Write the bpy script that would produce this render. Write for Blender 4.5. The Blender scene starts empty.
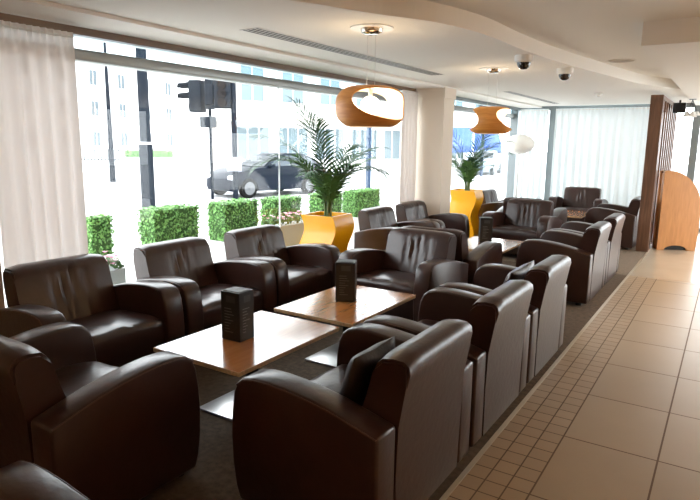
import bpy, bmesh, math, random
from mathutils import Vector, Matrix
PI = math.pi
sin, cos, rad = math.sin, math.cos, math.radians
scene = bpy.context.scene
COL = scene.collection
random.seed(7)

# ------------------------------------------------------------------ materials
MATS = {}
def nodes(name):
    m = bpy.data.materials.new(name); m.use_nodes = True
    nt = m.node_tree
    b = nt.nodes.get('Principled BSDF')
    return m, nt, b
def setin(n, **kw):
    for k, v in kw.items():
        k = k.replace('_', ' ')
        if k in n.inputs: n.inputs[k].default_value = v
def mat(name, col, rough=.5, metal=0.0, spec=.5, var=0.0, scale=20, bump=0.0, bscale=60, coat=0.0, emit=None, es=0.0, trans=0.0, sheen=0.0):
    m, nt, b = nodes(name)
    c = (*col, 1)
    setin(b, Base_Color=c, Roughness=rough, Metallic=metal, Specular_IOR_Level=spec, Coat_Weight=coat, Coat_Roughness=.08, Transmission_Weight=trans, Sheen_Weight=sheen)
    if emit:
        setin(b, Emission_Color=(*emit, 1), Emission_Strength=es)
    tc = nt.nodes.new('ShaderNodeTexCoord')
    if var > 0:
        n = nt.nodes.new('ShaderNodeTexNoise'); n.inputs['Scale'].default_value = scale; n.inputs['Detail'].default_value = 4
        nt.links.new(tc.outputs['Object'], n.inputs['Vector'])
        r = nt.nodes.new('ShaderNodeValToRGB')
        r.color_ramp.elements[0].position = .3; r.color_ramp.elements[1].position = .7
        r.color_ramp.elements[0].color = (*[max(0, x*(1-var)) for x in col], 1)
        r.color_ramp.elements[1].color = (*[min(1, x*(1+var)) for x in col], 1)
        nt.links.new(n.outputs['Fac'], r.inputs['Fac']); nt.links.new(r.outputs['Color'], b.inputs['Base Color'])
    if bump > 0:
        n2 = nt.nodes.new('ShaderNodeTexNoise'); n2.inputs['Scale'].default_value = bscale; n2.inputs['Detail'].default_value = 3
        nt.links.new(tc.outputs['Object'], n2.inputs['Vector'])
        bp = nt.nodes.new('ShaderNodeBump'); bp.inputs['Strength'].default_value = bump; bp.inputs['Distance'].default_value = .01
        nt.links.new(n2.outputs['Fac'], bp.inputs['Height']); nt.links.new(bp.outputs['Normal'], b.inputs['Normal'])
    MATS[name] = m
    return m
def wood(name, c1, c2, rough=.35, scale=(1.5, 18, 18), coat=.2):
    m, nt, b = nodes(name)
    tc = nt.nodes.new('ShaderNodeTexCoord'); mp = nt.nodes.new('ShaderNodeMapping')
    mp.inputs['Scale'].default_value = scale
    n = nt.nodes.new('ShaderNodeTexNoise'); n.inputs['Scale'].default_value = 3; n.inputs['Detail'].default_value = 6; n.inputs['Distortion'].default_value = .6
    r = nt.nodes.new('ShaderNodeValToRGB')
    r.color_ramp.elements[0].position = .32; r.color_ramp.elements[1].position = .68
    r.color_ramp.elements[0].color = (*c1, 1); r.color_ramp.elements[1].color = (*c2, 1)
    L = nt.links.new
    L(tc.outputs['Object'], mp.inputs['Vector']); L(mp.outputs['Vector'], n.inputs['Vector']); L(n.outputs['Fac'], r.inputs['Fac']); L(r.outputs['Color'], b.inputs['Base Color'])
    setin(b, Roughness=rough, Coat_Weight=coat, Coat_Roughness=.12)
    MATS[name] = m
    return m
def grid_floor(name, col_a, col_b, grout, x0, sx, y0, sy, gw, rough=.3, var=.1):
    """tiles on world x/y with thin grout lines and a per-tile tone"""
    m, nt, b = nodes(name)
    L = nt.links.new; N = nt.nodes.new
    g = N('ShaderNodeNewGeometry'); s = N('ShaderNodeSeparateXYZ'); L(g.outputs['Position'], s.inputs[0])
    def M(op, a, bb=None, c=None):
        n = N('ShaderNodeMath'); n.operation = op
        for i, v in enumerate((a, bb, c)):
            if v is None: continue
            if isinstance(v, (int, float)): n.inputs[i].default_value = v
            else: L(v, n.inputs[i])
        return n.outputs[0]
    masks = []; cells = []
    for ax, o, st in (('X', x0, sx), ('Y', y0, sy)):
        t = M('DIVIDE', M('SUBTRACT', s.outputs[ax], o), st)
        f = M('FRACT', t)
        e = M('MULTIPLY', M('MINIMUM', f, M('SUBTRACT', 1.0, f)), st)
        masks.append(M('LESS_THAN', e, gw/2)); cells.append(M('FLOOR', t))
    mask = M('MAXIMUM', masks[0], masks[1])
    cmb = N('ShaderNodeCombineXYZ'); L(cells[0], cmb.inputs[0]); L(cells[1], cmb.inputs[1])
    wn = N('ShaderNodeTexWhiteNoise'); wn.noise_dimensions = '3D'; L(cmb.outputs[0], wn.inputs['Vector'])
    ns = N('ShaderNodeTexNoise'); ns.inputs['Scale'].default_value = 5; ns.inputs['Detail'].default_value = 5; L(g.outputs['Position'], ns.inputs['Vector'])
    f = M('ADD', M('MULTIPLY', wn.outputs['Value'], .5), M('MULTIPLY', ns.outputs['Fac'], .5))
    mx = N('ShaderNodeMixRGB'); mx.inputs[1].default_value = (*col_a, 1); mx.inputs[2].default_value = (*col_b, 1); L(f, mx.inputs[0])
    mg = N('ShaderNodeMixRGB'); L(mask, mg.inputs[0]); L(mx.outputs[0], mg.inputs[1]); mg.inputs[2].default_value = (*grout, 1)
    L(mg.outputs[0], b.inputs['Base Color'])
    rr = M('ADD', M('MULTIPLY', mask, .4), rough); L(rr, b.inputs['Roughness'])
    bp = N('ShaderNodeBump'); bp.inputs['Strength'].default_value = .25; bp.inputs['Distance'].default_value = .003; bp.invert = True
    L(mask, bp.inputs['Height']); L(bp.outputs['Normal'], b.inputs['Normal'])
    MATS[name] = m
    return m
def glass_mat(name, tint=(1, 1, 1), refl=1.0):
    m = bpy.data.materials.new(name); m.use_nodes = True; nt = m.node_tree; nt.nodes.clear()
    N = nt.nodes.new; L = nt.links.new
    o = N('ShaderNodeOutputMaterial'); t = N('ShaderNodeBsdfTransparent'); t.inputs[0].default_value = (*tint, 1)
    g = N('ShaderNodeBsdfGlossy'); g.inputs['Roughness'].default_value = .01
    f = N('ShaderNodeLayerWeight'); f.inputs['Blend'].default_value = .5
    pw = N('ShaderNodeMath'); pw.operation = 'POWER'; pw.inputs[1].default_value = 5; L(f.outputs['Facing'], pw.inputs[0])
    mu = N('ShaderNodeMath'); mu.operation = 'MULTIPLY_ADD'; mu.inputs[1].default_value = .8*refl; mu.inputs[2].default_value = .03*refl
    mx = N('ShaderNodeMixShader'); L(pw.outputs[0], mu.inputs[0]); L(mu.outputs[0], mx.inputs[0]); L(t.outputs[0], mx.inputs[1]); L(g.outputs[0], mx.inputs[2]); L(mx.outputs[0], o.inputs[0])
    MATS[name] = m
    return m
def sheer_mat(name, col, clear=.3, transl=.5):
    m = bpy.data.materials.new(name); m.use_nodes = True; nt = m.node_tree; nt.nodes.clear()
    N = nt.nodes.new; L = nt.links.new
    o = N('ShaderNodeOutputMaterial'); t = N('ShaderNodeBsdfTransparent')
    d = N('ShaderNodeBsdfDiffuse'); d.inputs[0].default_value = (*col, 1)
    tr = N('ShaderNodeBsdfTranslucent'); tr.inputs[0].default_value = (*col, 1)
    a = N('ShaderNodeMixShader'); a.inputs[0].default_value = transl; L(d.outputs[0], a.inputs[1]); L(tr.outputs[0], a.inputs[2])
    mx = N('ShaderNodeMixShader'); mx.inputs[0].default_value = clear; L(a.outputs[0], mx.inputs[1]); L(t.outputs[0], mx.inputs[2]); L(mx.outputs[0], o.inputs[0])
    MATS[name] = m
    return m

mat('leather', (.036, .0155, .012), .28, spec=.5, var=.15, scale=9, bump=.12, bscale=28)
mat('leather_piping', (.075, .036, .028), .4)
mat('cushion_dark', (.018, .010, .009), .42, bump=.3, bscale=30)
mat('foot_black', (.01, .01, .01), .5)
wood('table_wood', (.40, .15, .042), (.52, .21, .065), .2, (14, 1.2, 14), coat=1.0)
mat('table_edge', (.62, .45, .27), .5, var=.2, scale=80)
mat('steel', (.62, .62, .62), .28, metal=1, var=.08, scale=6)
mat('dark_metal', (.05, .05, .055), .4, metal=.6)
mat('chrome', (.75, .68, .58), .12, metal=1)
mat('menu_black', (.013, .014, .014), .42)
mat('menu_print', (.16, .17, .17), .6)
mat('menu_panel', (.05, .055, .055), .55)
wood('lamp_veneer', (.70, .27, .05), (.84, .38, .09), .5, (2, 2, 16), coat=.1)
mat('lamp_lining', (.96, .90, .78), .6)
mat('lamp_glow', (1, .95, .85), .6, emit=(1, .86, .62), es=7)
mat('opal', (.92, .92, .88), .35, emit=(1, .97, .9), es=.12)
mat('ceiling_paint', (.80, .77, .72), .85)
mat('wall_paint', (.74, .66, .56), .85)
mat('column_paint', (.74, .65, .55), .8)
wood('header_wood', (.12, .07, .04), (.18, .11, .065), .45, (10, 1, 10))
wood('screen_wood', (.10, .046, .024), (.17, .082, .045), .45, (14, 14, 1))
wood('desk_wood', (.50, .22, .075), (.60, .28, .10), .35, (10, 10, 1.2))
mat('desk_edge', (.40, .26, .14), .5)
mat('transom_grey', (.30, .32, .32), .4, metal=.4)
mat('frame_grey', (.22, .25, .26), .45, metal=.4)
mat('vent_grey', (.66, .63, .60), .5)
mat('vent_dark', (.015, .015, .015), .8)
mat('white_plastic', (.8, .79, .76), .4)
mat('black_dome', (.01, .01, .011), .08, spec=.8)
mat('speaker_grille', (.52, .46, .40), .8)
mat('orange_lacquer', (.93, .42, .003), .28, spec=.4, coat=.35)
mat('soil', (.05, .03, .02), .95, var=.4, scale=40)
mat('palm_leaf', (.03, .085, .03), .5, spec=.3, var=.35, scale=6)
mat('palm_leaf_light', (.075, .17, .04), .5, spec=.3, var=.3, scale=6)
mat('palm_stem', (.12, .17, .06), .5)
mat('box_leaf', (.16, .36, .09), .55, var=.45, scale=25)
mat('box_core', (.05, .12, .03), .9)
mat('trough_grey', (.42, .46, .45), .6)
mat('trough_white', (.8, .8, .8), .6)
mat('petal', (.75, .28, .42), .6)
mat('petal_pale', (.85, .62, .70), .6)
mat('flower_leaf', (.06, .14, .04), .6)
mat('asphalt', (.42, .42, .43), .9, var=.1, scale=3)
mat('paving', (.66, .65, .63), .85, var=.06, scale=2)
mat('post_black', (.009, .013, .02), .7, spec=.08)
mat('post_blue', (.03, .055, .10), .6, spec=.1)
mat('signal_grey', (.012, .016, .022), .7, spec=.1)
mat('lens_dark', (.012, .01, .01), .6, spec=.1)
mat('sign_white', (.8, .82, .84), .5)
mat('car_paint', (.007, .011, .021), .4, spec=.1)
mat('car_paint_pale', (.30, .40, .46), .25, coat=.6)
mat('car_glass', (.03, .045, .06), .12, spec=.5)
mat('tyre', (.008, .008, .008), .9, spec=.1)
mat('alloy', (.13, .135, .14), .4, metal=.5)
mat('lamp_lens', (.85, .85, .88), .1)
mat('tail_red', (.4, .02, .02), .2)
mat('facade_white', (.80, .79, .77), .9, var=.04, scale=2)
mat('facade_cream', (.70, .66, .58), .9, var=.05, scale=2)
mat('pier_tan', (.44, .38, .32), .9)
mat('window_frame_white', (.8, .8, .8), .5)
mat('far_glass', (.085, .11, .125), .5, spec=.3)
mat('far_glass_pale', (.14, .19, .21), .5, spec=.3)
mat('awning_blue', (.03, .10, .42), .7)
mat('fence_dark', (.06, .07, .075), .6)
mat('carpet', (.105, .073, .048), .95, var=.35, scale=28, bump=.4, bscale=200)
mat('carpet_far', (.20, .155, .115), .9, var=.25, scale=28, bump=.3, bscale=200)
mat('strip_metal', (.62, .56, .46), .35, metal=.5)
mat('far_floor', (.50, .43, .34), .22, var=.05, scale=3)
grid_floor('floor_tiles', (.36, .275, .18), (.43, .335, .225), (.14, .085, .05), -.61, .455, 3.11, .645, .009, .34)
grid_floor('border_tiles', (.36, .27, .175), (.45, .335, .22), (.12, .08, .05), -.61, .1035, 3.11, .1075, .007, .38)
glass_mat('window_glass', (.985, .995, .995), 1.0)
glass_mat('transom_glass', (.86, .94, .97), 1.0)
sheer_mat('sheer_warm', (.79, .735, .705), .03, .15)
sheer_mat('sheer_cool', (.82, .89, .91), .012, .07)
M = MATS

# ------------------------------------------------------------------ mesh helpers
def new(): return bmesh.new()
def box(bm, x0, x1, y0, y1, z0, z1, mi=0):
    vs = [bm.verts.new((x, y, z)) for z in (z0, z1) for x, y in ((x0, y0), (x1, y0), (x1, y1), (x0, y1))]
    fs = [(3, 2, 1, 0), (4, 5, 6, 7), (0, 1, 5, 4), (1, 2, 6, 5), (2, 3, 7, 6), (3, 0, 4, 7)]
    out = []
    for f in fs:
        fc = bm.faces.new([vs[i] for i in f]); fc.material_index = mi; out.append(fc)
    return vs
def prism(bm, pts, axis, a, b, mi=0):
    """extrude a 2-D outline along an axis: 'x' uses (y,z), 'y' uses (x,z), 'z' uses (x,y)"""
    def P(p, t):
        return {'x': (t, p[0], p[1]), 'y': (p[0], t, p[1]), 'z': (p[0], p[1], t)}[axis]
    v0 = [bm.verts.new(P(p, a)) for p in pts]; v1 = [bm.verts.new(P(p, b)) for p in pts]
    n = len(pts); fs = []
    fs.append(bm.faces.new(v0)); fs.append(bm.faces.new(v1[::-1]))
    for i in range(n):
        fs.append(bm.faces.new((v0[i], v1[i], v1[(i+1) % n], v0[(i+1) % n])))
    for f in fs: f.material_index = mi
    return v0, v1
def bevel_all(bm, w, seg=2, ang=25):
    bm.normal_update()
    es = [e for e in bm.edges if len(e.link_faces) == 2 and e.calc_face_angle(0) > rad(ang)]
    bmesh.ops.bevel(bm, geom=es, offset=w, segments=seg, profile=.5, affect='EDGES', clamp_overlap=True)
def cyl(bm, c, r, h, seg=24, r2=None, mi=0, axis='z', cap=True):
    r2 = r if r2 is None else r2
    ret = bmesh.ops.create_cone(bm, cap_ends=cap, segments=seg, radius1=r, radius2=r2, depth=h)
    rot = {'z': Matrix(), 'x': Matrix.Rotation(PI/2, 4, 'Y'), 'y': Matrix.Rotation(-PI/2, 4, 'X')}[axis]
    bmesh.ops.transform(bm, matrix=Matrix.Translation(c) @ rot, verts=ret['verts'])
    for v in ret['verts']:
        for f in v.link_faces: f.material_index = mi
    return ret['verts']
def tube(bm, p0, p1, r, seg=10, r2=None):
    p0, p1 = Vector(p0), Vector(p1); d = p1-p0
    ret = bmesh.ops.create_cone(bm, cap_ends=True, segments=seg, radius1=r, radius2=r if r2 is None else r2, depth=d.length)
    q = d.to_track_quat('Z', 'Y').to_matrix().to_4x4()
    bmesh.ops.transform(bm, matrix=Matrix.Translation((p0+p1)/2) @ q, verts=ret['verts'])
def lathe(bm, prof, c=(0, 0, 0), seg=32, mi=0):
    rings = []
    for r, z in prof:
        if r < 1e-5: rings.append([bm.verts.new((c[0], c[1], c[2]+z))])
        else: rings.append([bm.verts.new((c[0]+r*cos(2*PI*i/seg), c[1]+r*sin(2*PI*i/seg), c[2]+z)) for i in range(seg)])
    for a, b in zip(rings, rings[1:]):
        for i in range(seg):
            j = (i+1) % seg
            if len(a) == 1 and len(b) == 1: continue
            if len(a) == 1: f = bm.faces.new((a[0], b[j], b[i]))
            elif len(b) == 1: f = bm.faces.new((a[i], a[j], b[0]))
            else: f = bm.faces.new((a[i], a[j], b[j], b[i]))
            f.material_index = mi
def sphere(bm, c, r, seg=24, rings=14, sc=(1, 1, 1)):
    ret = bmesh.ops.create_uvsphere(bm, u_segments=seg, v_segments=rings, radius=r)
    bmesh.ops.transform(bm, matrix=Matrix.Translation(c) @ Matrix.Diagonal((*sc, 1)), verts=ret['verts'])
def obj(name, bm, m, parent=None, smooth=True, ang=35, recalc=True):
    if recalc: bmesh.ops.recalc_face_normals(bm, faces=bm.faces)
    me = bpy.data.meshes.new(name); bm.to_mesh(me); bm.free()
    for x in (m if isinstance(m, (list, tuple)) else [m]): me.materials.append(M[x])
    if smooth:
        me.shade_smooth(); me.set_sharp_from_angle(angle=rad(ang))
    o = bpy.data.objects.new(name, me); COL.objects.link(o)
    if parent: o.parent = parent
    return o
def tag(o, label, cat, group=None, kind=None):
    o['label'] = label; o['category'] = cat
    if group: o['group'] = group
    if kind: o['kind'] = kind
    return o
def thing(name, label, cat, loc=(0, 0, 0), rz=0, group=None):
    o = bpy.data.objects.new(name, None); COL.objects.link(o); o.empty_display_size = .1
    o.location = loc; o.rotation_euler = (0, 0, rz)
    return tag(o, label, cat, group)
def struct(name, bm, m, label, cat, parent=None, smooth=False):
    o = obj(name, bm, m, parent, smooth)
    if parent is None: tag(o, label, cat, kind='structure')
    return o
def dup(root, loc, rz, label, group=None):
    r = root.copy(); COL.objects.link(r); r.location = loc; r.rotation_euler = (0, 0, rz); r['label'] = label
    if group: r['group'] = group
    for ch in list(root.children):
        c = ch.copy(); COL.objects.link(c); c.parent = r
        for g in list(ch.children):
            d = g.copy(); COL.objects.link(d); d.parent = c
    return r

# ------------------------------------------------------------------ camera (solved from the photo's vanishing points)
F_PX, YAW, PITCH, ROLL, CAM_H = 585.578, .571930, .180869, .0114158, 1.55
fwd = Vector((-sin(YAW)*cos(PITCH), cos(YAW)*cos(PITCH), -sin(PITCH)))
r0 = Vector((cos(YAW), sin(YAW), 0)); u0 = r0.cross(fwd)
rt = r0*cos(ROLL)+u0*sin(ROLL); up = -r0*sin(ROLL)+u0*cos(ROLL)
cd = bpy.data.cameras.new('camera'); cam = bpy.data.objects.new('camera', cd); COL.objects.link(cam)
cd.sensor_width = 36; cd.lens = F_PX*36/700; cd.clip_start = .05; cd.clip_end = 400
cam.matrix_world = Matrix(((rt.x, up.x, -fwd.x, 0), (rt.y, up.y, -fwd.y, 0), (rt.z, up.z, -fwd.z, CAM_H), (0, 0, 0, 1)))
scene.camera = cam

# ------------------------------------------------------------------ room shell
GX = -3.95          # plane of the street glazing
FY = 12.55          # plane of the far glazing
ZL, ZH, ZB = 2.33, 2.45, 2.28
RX, BY = 3.4, -2.6  # right wall, back wall

b = new(); box(b, -.61, RX, BY, 7.70, -.12, 0)
struct('floor', b, 'floor_tiles', 'large beige stone floor tiles of the aisle', 'floor')
b = new(); box(b, -.905, -.61, BY, 7.70, -.12, 0)
struct('floor_border', b, 'border_tiles', 'band of small square beige tiles along the carpet edge', 'floor')
b = new(); box(b, GX-.05, -.93, BY, 7.70, -.12, 0)
struct('floor_carpet', b, 'carpet', 'dark brown carpet under the armchairs', 'carpet')
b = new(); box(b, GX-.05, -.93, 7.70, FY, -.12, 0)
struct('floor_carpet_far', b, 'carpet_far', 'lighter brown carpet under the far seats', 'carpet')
b = new(); box(b, -.905, RX, 7.70, FY, -.12, 0)
struct('floor_far', b, 'far_floor', 'pale glossy floor beyond the tiled aisle near the entrance', 'floor')
b = new(); box(b, -.93, -.905, BY, FY, -.12, .003)
struct('trim_1', b, 'strip_metal', 'pale metal strip between carpet and tiles', 'trim')

# raised ceiling, and the lower slab over the seating with its wavy edge
b = new(); box(b, GX-.3, RX, BY, FY+.2, ZH, ZH+.1)
struct('ceiling', b, 'ceiling_paint', 'warm white upper ceiling over the aisle', 'ceiling')
ctl = [(-2.35, -2.6), (-2.75, -.6), (-2.85, .9), (-2.55, 2.05), (-2.17, 2.72), (-1.94, 3.25), (-1.72, 3.68), (-1.60, 4.25), (-1.57, 5.0), (-1.50, 5.87), (-1.30, 7.23), (-1.05, 8.6), (-.66, 9.6)]
wave = []
for i in range(len(ctl)-1):
    p = [Vector(ctl[max(0, min(len(ctl)-1, i+k))]) for k in (-1, 0, 1, 2)]
    for s in range(8):
        t = s/8
        q = .5*((2*p[1])+(-p[0]+p[2])*t+(2*p[0]-5*p[1]+4*p[2]-p[3])*t*t+(-p[0]+3*p[1]-3*p[2]+p[3])*t*t*t)
        wave.append((q.x, q.y))
wave.append(ctl[-1])
pts = wave+[(-.66, FY+.1), (GX+.55, FY+.1), (GX+.55, BY)]
b = new(); prism(b, pts, 'z', ZL, ZH)
struct('ceiling_lower', b, 'ceiling_paint', 'lower ceiling over the seating with a wavy edge', 'ceiling')
b = new(); box(b, GX-.3, GX+.55, BY, FY+.1, ZL-.025, ZH)
struct('ceiling_pelmet', b, 'ceiling_paint', 'pale ceiling strip running along the head of the street window', 'ceiling')
b = new(); box(b, -.66, RX, 4.97, FY+.1, ZB, ZH)
struct('ceiling_bulkhead', b, 'ceiling_paint', 'dropped ceiling box above the far end of the aisle', 'ceiling')

# walls out of frame that close the room
b = new(); box(b, GX-.2, RX+.2, BY-.2, BY, -.1, ZH+.1)
struct('wall_back', b, 'wall_paint', 'plain warm painted wall behind the viewer', 'wall')
b = new()
box(b, RX, RX+.2, BY, 7.2, -.1, ZH+.1)
struct('wall_right', b, 'wall_paint', 'plain warm painted wall along the right of the aisle', 'wall')
b = new(); box(b, GX-.1, GX+.18, BY, 1.83, 0, ZL-.02)
struct('wall_left', b, 'wall_paint', 'beige wall end at the near end of the street window', 'wall')
b = new(); box(b, GX-.1, -3.4, 7.62, 7.97, 0, ZL-.02)
box(b, GX-.1, -3.385, 7.605, 7.985, 2.17, ZL-.02)
struct('wall_column', b, 'column_paint', 'beige painted column between the two street windows', 'column')

# timber header strips under the ceiling at the glass
b = new(); box(b, GX+.05, GX+.12, 1.83, 7.62, ZL-.075, ZL-.02)
struct('trim_2', b, 'header_wood', 'brown timber strip over the near street window', 'trim')
b = new(); box(b, GX+.05, GX+.12, 7.97, FY, ZL-.075, ZL-.02)
struct('trim_3', b, 'frame_grey', 'dark strip over the street window beyond the column', 'trim')

# street windows: frame (transom, sill, posts), glass panes
def street_window(n, y0, y1, seams, label):
    w = bpy.data.objects.new('window_%d' % n, None); COL.objects.link(w); tag(w, label, 'window', kind='structure')
    w.location = (GX, y0, 0)
    bb = new()
    box(bb, -.09, .03, 0, y1-y0, 2.095, 2.18)
    bevel_all(bb, .02, 2)
    obj('transom', bb, 'transom_grey', w)
    bb = new(); box(bb, -.06, .06, 0, y1-y0, 0, .07); obj('sill', bb, 'transom_grey', w, smooth=False)
    ys = [y0]+seams+[y1]
    for a, c in zip(ys, ys[1:]):
        bb = new(); box(bb, -.006, .006, a-y0+.004, c-y0-.004, .07, 2.095); obj('pane', bb, 'window_glass', w, smooth=False)
        bb = new(); box(bb, -.006, .006, a-y0+.004, c-y0-.004, 2.18, ZL-.02); obj('top_pane', bb, 'transom_glass', w, smooth=False)
    bb = new()
    for s in seams: box(bb, -.008, .008, s-y0-.003, s-y0+.003, .07, 2.095)
    if seams: obj('seam', bb, 'sign_white', w, smooth=False)
    return w
street_window(1, 1.83, 7.62, [4.76], 'wide street window with a grey steel transom, nearest')
w2 = street_window(2, 7.97, FY, [10.2], 'street window beyond the beige column')
b = new(); box(b, -.06, .10, FY-7.97-.16, FY-7.97-.02, 0, ZL-.05); obj('corner_post', b, 'frame_grey', w2, smooth=False)

# far glazing across the end of the room
w3 = bpy.data.objects.new('window_3', None); COL.objects.link(w3); w3.location = (0, FY, 0)
tag(w3, 'full height glazing across the far end of the room', 'window', kind='structure')
b = new(); box(b, GX, RX, -.06, .04, ZB-.03, ZL); obj('head_rail', b, 'frame_grey', w3, smooth=False)
b = new(); box(b, GX, RX, -.06, .04, 0, .08); obj('sill', b, 'frame_grey', w3, smooth=False)
for x in (-3.16, -1.2, -.62, 1.1, 2.2):
    b = new(); box(b, x-.06, x+.06, -.12, .06, 0, ZL-.02); obj('mullion', b, 'frame_grey', w3, smooth=False)
for a, c in ((GX+.1, -3.22), (-3.10, -1.26), (-1.14, -.68), (-.56, 1.04), (1.16, 2.14), (2.26, RX)):
    b = new(); box(b, a, c, -.006, .006, .08, ZB-.03); obj('pane', b, 'window_glass', w3, smooth=False)
# entrance: glazed right side near the far end, where the bright floor gets its light
w4 = bpy.data.objects.new('window_4', None); COL.objects.link(w4); w4.location = (RX, 7.2, 0)
tag(w4, 'glazed entrance front on the right beyond the aisle wall', 'window', kind='structure')
b = new(); box(b, -.05, .05, 0, FY-7.2, 2.2, ZH); obj('head_rail', b, 'frame_grey', w4, smooth=False)
for y in (.04, 1.8, 3.6):
    b = new(); box(b, -.05, .05, y-.04, y+.04, 0, 2.2); obj('mullion', b, 'frame_grey', w4, smooth=False)
for y in (.08, 1.84, 3.64):
    b = new(); box(b, -.006, .006, y, min(y+1.72, FY-7.2), .02, 2.2); obj('pane', b, 'window_glass', w4, smooth=False)

# ------------------------------------------------------------------ sheer curtains
def curtain(name, label, p0, p1, z0, z1, m, wl=.11, amp=.028, seed=1, group=None):
    rnd = random.Random(seed)
    p0, p1 = Vector(p0), Vector(p1); d = p1-p0; Ln = d.length; d.normalize(); nrm = Vector((-d.y, d.x))
    n = int(Ln/wl*10); zs = [z0, z0+.3, (z0+z1)/2, z1-.5, z1-.14, z1-.085, z1-.05, z1]
    ph = [rnd.uniform(-.9, .9) for _ in range(int(Ln/wl)+3)]; am = [rnd.uniform(.45, 1.25) for _ in range(int(Ln/wl)+3)]
    bm = new(); rows = []
    for k, z in enumerate(zs):
        f = (z1-z)/(z1-z0); row = []
        for i in range(n+1):
            s = Ln*i/n; c = int(s/wl); t = s/wl-c
            a = am[c]*(1-t)+am[c+1]*t; p = ph[c]*(1-t)+ph[c+1]*t
            w = amp*a*sin(2*PI*s/wl+p)*(.55+.6*f)
            if k >= len(zs)-3: w = .012*sin(2*PI*s/(wl*.45)+p)
            q = p0+d*(s+.012*f*sin(9*s+p))+nrm*w
            row.append(bm.verts.new((q.x, q.y, z)))
        rows.append(row)
    for a, c in zip(rows, rows[1:]):
        for i in range(n): bm.faces.new((a[i], a[i+1], c[i+1], c[i]))
    r = thing(name, label, 'curtain', (0, 0, 0), 0, group)
    obj('curtain_fabric', bm, m, r, ang=80)
    bm = new(); o = nrm*0
    tube(bm, (p0.x, p0.y, z1-.03), (p1.x, p1.y, z1-.03), .008, 8)
    obj('curtain_rail', bm, 'white_plastic', r)
    return r
CX = GX+.15
curtain('curtain', 'white sheer curtain at the left end of the near street window', (CX, 1.86), (CX, 2.44), .02, ZL-.075, 'sheer_warm', .10, .03, 3)
curtain('curtain', 'narrow pale sheer curtain gathered against the left side of the column', (CX+.02, 7.12), (CX+.02, 7.57), .02, ZL-.075, 'sheer_warm', .10, .03, 5)
curtain('curtain', 'narrow white sheer curtain in the far corner, behind the globe lamp', (GX+.16, FY-.2), (-3.22, FY-.2), .02, ZL-.06, 'sheer_cool', .12, .03, 8)
curtain('curtain', 'wide white sheer curtain across the far glazing, left of the timber screen', (-3.08, FY-.2), (-1.15, FY-.2), .02, ZL-.06, 'sheer_cool', .14, .03, 11)

# ------------------------------------------------------------------ armchair
CW, CD = .93, .36          # width, half depth; +y is the front
def arm_bm(sx):
    bm = new()
    prof = [(-.36, .035), (.315, .035), (.338, .10), (.352, .20), (.358, .32), (.352, .43), (.338, .52), (.318, .565), (.285, .592), (.23, .603), (.15, .606), (.06, .600), (-.04, .588), (-.14, .570), (-.24, .545), (-.31, .526), (-.36, .512)]
    x1 = sx*CW/2; x0 = sx*(CW/2-.142)
    v0, v1 = prism(bm, prof, 'x', min(x0, x1), max(x0, x1))
    bevel_all(bm, .014, 3, 50)
    # slight crown on top
    for v in bm.verts:
        t = (v.co.x-(x0+x1)/2)/.071
        if v.co.z > .48: v.co.z += .008*(1-t*t)
    return bm
def back_bm():
    bm = new()
    hw = CW/2-.146
    prof = [(-.358, .035), (-.36, .30), (-.366, .50), (-.392, .66), (-.404, .725), (-.398, .755), (-.375, .772), (-.33, .775), (-.285, .768), (-.262, .745), (-.250, .70), (-.225, .60), (-.19, .50), (-.16, .42), (-.145, .36), (-.145, .035)]
    ns = 22; rings = []
    for i in range(ns+1):
        u = -1+2*i/ns; x = hw*u; ring = []
        for k, (y, z) in enumerate(prof):
            dy = 0
            if 9 <= k <= 13:               # gathered folds in the leather
                env = {9: .25, 10: .9, 11: 1, 12: .9, 13: .5}[k]
                for c, a in ((-.42, .5), (-.16, 1), (.05, 1.0), (.26, .7)):
                    dy -= .026*a*env*math.exp(-((u-c-.03*(12-k))/.05)**2)
                dy += .016*env*(1-u*u)
            dz = 0
            if z > .7: dz = -.016*max(0, abs(u)-.72)/.28
            ring.append(bm.verts.new((x, y+dy, z+dz)))
        rings.append(ring)
    n = len(prof)
    for a, c in zip(rings, rings[1:]):
        for k in range(n): bm.faces.new((a[k], a[(k+1) % n], c[(k+1) % n], c[k]))
    e0 = bm.faces.new(rings[0]); e1 = bm.faces.new(rings[-1][::-1])
    bmesh.ops.bevel(bm, geom=list(set(e0.edges) | set(e1.edges)), offset=.012, segments=2, affect='EDGES', clamp_overlap=True)
    return bm
def seat_bm():
    bm = new(); hw = CW/2-.144; ns = 14
    prof = [(-.16, .06), (.300, .06), (.318, .09), (.325, .30), (.328, .36), (.315, .392), (.28, .404), (.18, .408), (.05, .402), (-.08, .392), (-.16, .385)]
    rings = []
    for i in range(ns+1):
        u = -1+2*i/ns
        rings.append([bm.verts.new((hw*u, y, z+(.014*(1-u**4) if z > .35 else 0)+(.006*sin(7*u+20*y)*cos(11*y+3*u) if z > .38 else 0))) for y, z in prof])
    n = len(prof)
    for a, c in zip(rings, rings[1:]):
        for k in range(n): bm.faces.new((a[k], a[(k+1) % n], c[(k+1) % n], c[k]))
    bm.faces.new(rings[0]); bm.faces.new(rings[-1][::-1])
    return bm
def piping_bm(sx):
    bm = new(); x = sx*(CW/2-.003)
    pr = [(.318, .562), (.285, .590), (.23, .601), (.15, .604), (.06, .598), (-.04, .586), (-.14, .568), (-.24, .543), (-.31, .524), (-.352, .512)]
    for a, c in zip(pr, pr[1:]): tube(bm, (x, a[0], a[1]-.004), (x, c[0], c[1]-.004), .004, 6)
    return bm
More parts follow.
